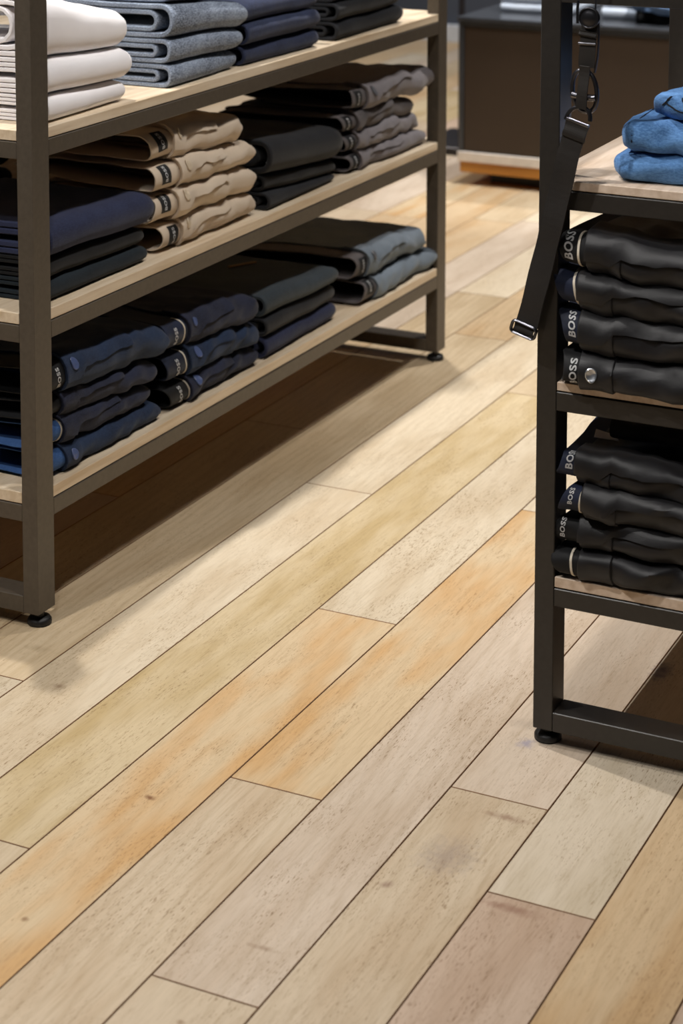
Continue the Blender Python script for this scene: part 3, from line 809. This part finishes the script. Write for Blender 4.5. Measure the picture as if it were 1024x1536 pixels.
stack(-.948, 2.812, .8725, RZ, [
    J('blue folded shorts, lowest of the right rack\'s blue pile', M['blue_pq'], .042, .34, 'folded_shorts', 'shorts', taper=.1, t=.0075, wr=.003, sr=.05, seed=203),
    J('blue folded shorts with a hem seam, middle of the right rack\'s blue pile', M['blue_pq'], .048, .33, 'folded_shorts', 'shorts', dv=.016, dx=.004, wr=.003, t=.006, sr=.022, extra=hem(.024), seed=204),
    J('blue folded shorts with black embroidery, topmost of the right rack\'s blue pile', M['blue_pq'], .038, .30, 'folded_shorts', 'shorts', dv=.055, dx=-.010, wr=.004, t=.006, sr=.06, extra=embroidery, seed=205),
], .30, 'blue folded shorts on the top shelf of the right rack')

# ------------------------------------------------------------------ strap hanging at the corner of the right rack
def strap():
    Y = 2.762
    r = empty('webbing_belt', (-.96, Y, 1.165)); tag(r, 'black webbing strap with metal rings hanging at the right rack\'s corner post', 'belt')
    def loc(x, z, y=0.): return (x+.96, y, z-1.165)
    def band(name, cs, w, mat, y=0., t=.0022, par=r, tilt=None):
        V, F = [], []; n = len(cs)
        pts = smooth_pts(cs, 5)
        for i, (x, z) in enumerate(pts):
            a, b = pts[max(i-1, 0)], pts[min(i+1, len(pts)-1)]
            d = Vector((b[0]-a[0], b[1]-a[1])).normalized(); nx, nz = -d.y, d.x
            ww = w*(1+.03*math.sin(i*.9))
            yy = y+.0012*math.sin(i*.7)
            for sx, dy in ((-1, -t/2), (1, -t/2), (1, t/2), (-1, t/2)):
                V.append(loc(x-nx*sx*ww/2, z-nz*sx*ww/2, yy+dy))
        for i in range(len(pts)-1):
            for k in range(4): F.append([i*4+k, i*4+(k+1) % 4, i*4+4+(k+1) % 4, i*4+4+k])
        F.append([0, 1, 2, 3]); e = (len(pts)-1)*4; F.append([e+3, e+2, e+1, e])
        return mesh_obj(name, V, F, mat, par)
    # wire hook over the rail
    hk = [loc(-.951, 1.125, .002), loc(-.951, 1.16, .002)]+[loc(-.951, 1.168+.006*math.sin(a), .012-.012*math.cos(a)+.0) for a in (0, .8, 1.57)]
    hk += [loc(-.951, 1.172, .05), loc(-.951, 1.172, .068), loc(-.951, 1.16, .0735), loc(-.951, 1.145, .0735)]
    MB().tube(hk, .0013, 8).build('hook', M['chrome'], r, True)
    # round snap with embossed crest
    def disc(cx, cz, R, name, mat, y):
        V, F = [], []; n = 28
        prof = [(0, -.0035), (R*.55, -.0035), (R*.62, -.0025), (R*.85, -.0025), (R*.92, -.004), (R, -.003), (R, .002), (0, .002)]
        for q, d in prof:
            for k in range(n): V.append(loc(cx+q*math.cos(2*PI*k/n), cz+q*math.sin(2*PI*k/n), y+d))
        for a in range(len(prof)-1):
            for k in range(n):
                l = (k+1) % n; F.append([a*n+k, a*n+l, (a+1)*n+l, (a+1)*n+k])
        return mesh_obj(name, V, F, mat, r, True)
    disc(-.958, 1.118, .0155, 'round_snap', M['darkmetal'], -.004)
    band('upper_webbing', [(-.958, 1.125), (-.960, 1.09), (-.963, 1.045)], .024, M['web'])
    band('wrapped_webbing', [(-.960, 1.098), (-.9605, 1.094), (-.961, 1.090)], .0265, M['web'], -.003, .003)
    MB().tube([loc(*p, -.003) for p in smooth_pts([(-.974, 1.080), (-.948, 1.080)], 3)], .0022, 8).build('slide_bar', M['chrome'], r, True)
    MB().tube([loc(x, z, .001) for x, z in smooth_pts([(-.946, 1.12), (-.9455, 1.09), (-.947, 1.06), (-.951, 1.038)], 4)], .0016, 8).build('side_wire', M['chrome'], r, True)
    MB().tube([loc(x, z, .001) for x, z in smooth_pts([(-.977, 1.142), (-.978, 1.125), (-.9775, 1.108)], 3)], .0022, 8).build('side_clip', M['darkmetal'], r, True)
    # large oval carabiner ring
    ring = [(-.966+.0185*math.copysign(abs(math.cos(a))**.8, math.cos(a))-.09*(z_ := .030*math.sin(a)), 1.010+z_) for a in [2*PI*k/28 for k in range(28)]]
    MB().tube([loc(x, z, .003) for x, z in ring], .0035, 10, True).build('oval_ring', M['chrome'], r, True)
    MB().tube([loc(x, z, -.001) for x, z in ((-.984, 1.004), (-.979, 1.003), (-.953, 1.001), (-.948, 1.002))], .005, 10).build('cross_bar', M['chrome'], r, True)
    band('narrow_webbing', [(-.963, 1.048), (-.965, 1.02), (-.968, .985)], .0155, M['web'], -.007, .003)
    # D ring with bar
    D = [(-.9735+.0185*math.cos(a), .968+.020*math.sin(a)) for a in [PI*k/14 for k in range(15)]]
    D = [(x+.004*(z-.968)/.02, z) for x, z in D]
    MB().tube([loc(x, z, -.004) for x, z in D+[(-.992, .966), (-.955, .960)]][:-2], .0032, 10).build('half_ring', M['darkmetal'], r, True)
    MB().tube([loc(-.991, .970, -.004), loc(-.9565, .960, -.004)], .0032, 10).build('ring_bar', M['chrome'], r, True)
    # wide strap
    band('wide_strap', [(-.9735, .966), (-.985, .925), (-.998, .870), (-1.009, .820), (-1.0205, .772), (-1.036, .705), (-1.049, .655)], .0335, M['web'], -.003, .003)
    band('strap_fold', [(-.9735, .964), (-.9765, .952), (-.980, .940)], .0345, M['web'], -.0055, .003)
    # end loop
    c, s = math.cos(-.28), math.sin(-.28); cx, cz = -1.0535, .6475
    def rr(w, h, n=6, rad=.006):
        out = []
        for qx, qz, a0 in ((w/2-rad, h/2-rad, 0), (-w/2+rad, h/2-rad, PI/2), (-w/2+rad, -h/2+rad, PI), (w/2-rad, -h/2+rad, 1.5*PI)):
            for k in range(n+1):
                a = a0+PI/2*k/n; x, z = qx+rad*math.cos(a), qz+rad*math.sin(a)
                out.append((cx+x*c-z*s, cz+x*s+z*c))
        return out
    MB().tube([loc(x, z, -.004) for x, z in rr(.0385, .0185)], .0024, 8, True, 1.6).build('end_loop', M['chrome'], r, True)
    band('strap_end', [(-1.0515, .655), (-1.0535, .6475), (-1.0552, .6405)], .031, M['web'], -.002, .004)
strap()

# ------------------------------------------------------------------ cabinet in the background
def cabinet():
    X0, X1, Y0, Y1 = -2.70, -1.45, 6.42, 7.05
    r = empty('display_cabinet', (X0, Y0, 0)); tag(r, 'dark brown cabinet with cream strip and amber plinth at the aisle\'s back', 'cabinet')
    def b(*a, bev=.002):
        x0, x1, y0, y1, z0, z1 = a; return MB().box(x0-X0, x1-X0, y0-Y0, y1-Y0, z0, z1, bev)
    b(X0+.09, X1-.09, Y0+.08, Y1-.08, 0, .045).build('recessed_base', M['rubber'], r)
    b(X0+.004, X1, Y0+.004, Y1, .045, .083).build('plinth', M['cab_wood'], r)
    b(X0-.004, X1, Y0-.002, Y1, .083, .118).build('cream_strip', M['cab_white'], r)
    b(X0, X1, Y0+.012, Y1, .118, .572).build('carcass', M['cab'], r)
    for x0, x1 in ((X0, X0+.016), (X1-.016, X1)):
        b(x0, x1, Y0, Y0+.012, .118, .572).build('frame_strip', M['cab_top'], r)
    b(X0+.016, X1-.016, Y0, Y0+.012, .556, .572).build('frame_strip', M['cab_top'], r)
    b(X0+.018, X1-.018, Y0+.004, Y0+.012, .12, .554).build('front_panel', M['cab'], r)
    b(X0-.006, X1+.006, Y0-.006, Y1, .572, .588).build('top', M['cab_top'], r)
cabinet()
stack(-2.62, 6.60, .5885, RZ, [J('white folded shirt %s of the small pile on the dark cabinet' % n, M['wshirt'], .032, .26, 'folded_shirt', 'shirt', t=.006) for n in ('at the bottom', 'second', 'on top')], .30, 'white folded shirts on the cabinet')
stack(-2.24, 6.58, .5885, RZ, [J('pale shirt folded %s on the dark cabinet behind the strap' % n, M['wshirt'], .040, .14, 'folded_shirt', 'shirt', t=.006) for n in ('at the bottom', 'on top')], .22, 'pale folded shirts on the cabinet behind the strap')
stack(-2.10, 6.50, .5885, RZ, [J('blue denim garment folded %s on the dark cabinet' % n, M['washed'] if i else M['black_jog'], .036, .36, 'folded_jeans', 'jeans', wr=.007, amp=.02, dv=-.01*i) for i, n in enumerate(('lowest', 'in the middle', 'on top'))], .30, 'denim garments on the cabinet')
# base plate of a display stand further back
r = empty('display_stand', (-2.9, 7.0, 0)); tag(r, 'low dark base of a display stand on the floor left of the brown cabinet', 'stand')
MB().box(-.18, .17, -.12, .25, 0, .03, .004).build('base_plate', M['plinth'], r)
MB().lathe(-.075, .1, [(.014, .03), (.012, .035), (.012, 1.4)], 16).build('pole', M['plinth'], r, True)

# ------------------------------------------------------------------ light
def spot(x, y, z, tx, ty, e, ang=95, rad=.05, col=(1, .968, .932), blend=.6, tz=0.):
    l = bpy.data.lights.new('track_or_fill_spot', 'SPOT'); l.energy = e; l.color = col; l.spot_size = math.radians(ang); l.spot_blend = blend; l.shadow_soft_size = rad
    o = bpy.data.objects.new('track_or_fill_spot', l); COL.objects.link(o); o.location = (x, y, z)
    o.rotation_euler = (Vector((tx, ty, tz))-Vector((x, y, z))).to_track_quat('-Z', 'Y').to_euler()
    return o
LK = 1.0
# row above the left rack
spot(-2.20, 3.07, 3.0, -1.6, 3.0, 165*LK, rad=.022)
spot(-2.18, 4.8, 3.0, -1.7, 4.9, 180*LK, ang=74)
spot(-2.18, 1.5, 3.0, -1.5, 1.9, 160*LK)
# row above the right rack / aisle
spot(-.97, 3.9, 3.0, -2.0, 3.9, 85*LK, ang=66, tz=.4)
spot(-.97, 2.5, 3.0, -1.9, 2.9, 80*LK, ang=66, tz=.4)
spot(-.85, .9, 3.0, -1.1, 1.6, 60*LK, col=(1, .97, .95))
spot(-1.2, 5.7, 3.0, -2.2, 5.9, 230*LK, ang=80)
# further back
spot(-2.1, 6.2, 3.0, -2.2, 6.7, 190*LK, ang=44, col=(.9, .95, 1), tz=.6)  # added fill spot, only brightens the clothes on the cabinet
spot(-2.6, 7.4, 3.0, -3.0, 7.6, 190*LK, col=(1, .95, .92))
spot(-4.6, 6.4, 3.0, -4.6, 6.4, 150*LK, col=(1, .95, .92))
spot(-4.4, 8.6, 3.0, -4.0, 9.4, 120*LK, col=(.92, .96, 1))

w = bpy.data.worlds.new('shop_ambient'); bpy.context.scene.world = w; w.use_nodes = True
w.node_tree.nodes['Background'].inputs[0].default_value = (.78, .84, 1, 1)
w.node_tree.nodes['Background'].inputs[1].default_value = .018

# ------------------------------------------------------------------ camera
cam = bpy.data.cameras.new('camera'); co = bpy.data.objects.new('camera', cam); COL.objects.link(co)
Rm = [[0.89762789, 0.4407522, 0.00129277], [0.0475672, -0.0939577, -0.99443919], [-0.4381798, 0.89269785, -0.1053044]]
rot = Matrix((Rm[0], [-c for c in Rm[1]], [-c for c in Rm[2]])).transposed()
co.matrix_world = Matrix.Translation((0, 0, 1.5)) @ rot.to_4x4()
cam.sensor_width = 36; cam.sensor_fit = 'AUTO'; cam.lens = 3058/1536*36
cam.shift_y = -(768+52)/1536
cam.clip_start = .05
cam.dof.use_dof = True; cam.dof.focus_distance = 3.25; cam.dof.aperture_fstop = 5.6
sc = bpy.context.scene; sc.camera = co
sc.view_settings.view_transform = 'Standard'; sc.view_settings.look = 'None'; sc.view_settings.gamma = 1
sc.view_settings.exposure = 0.08
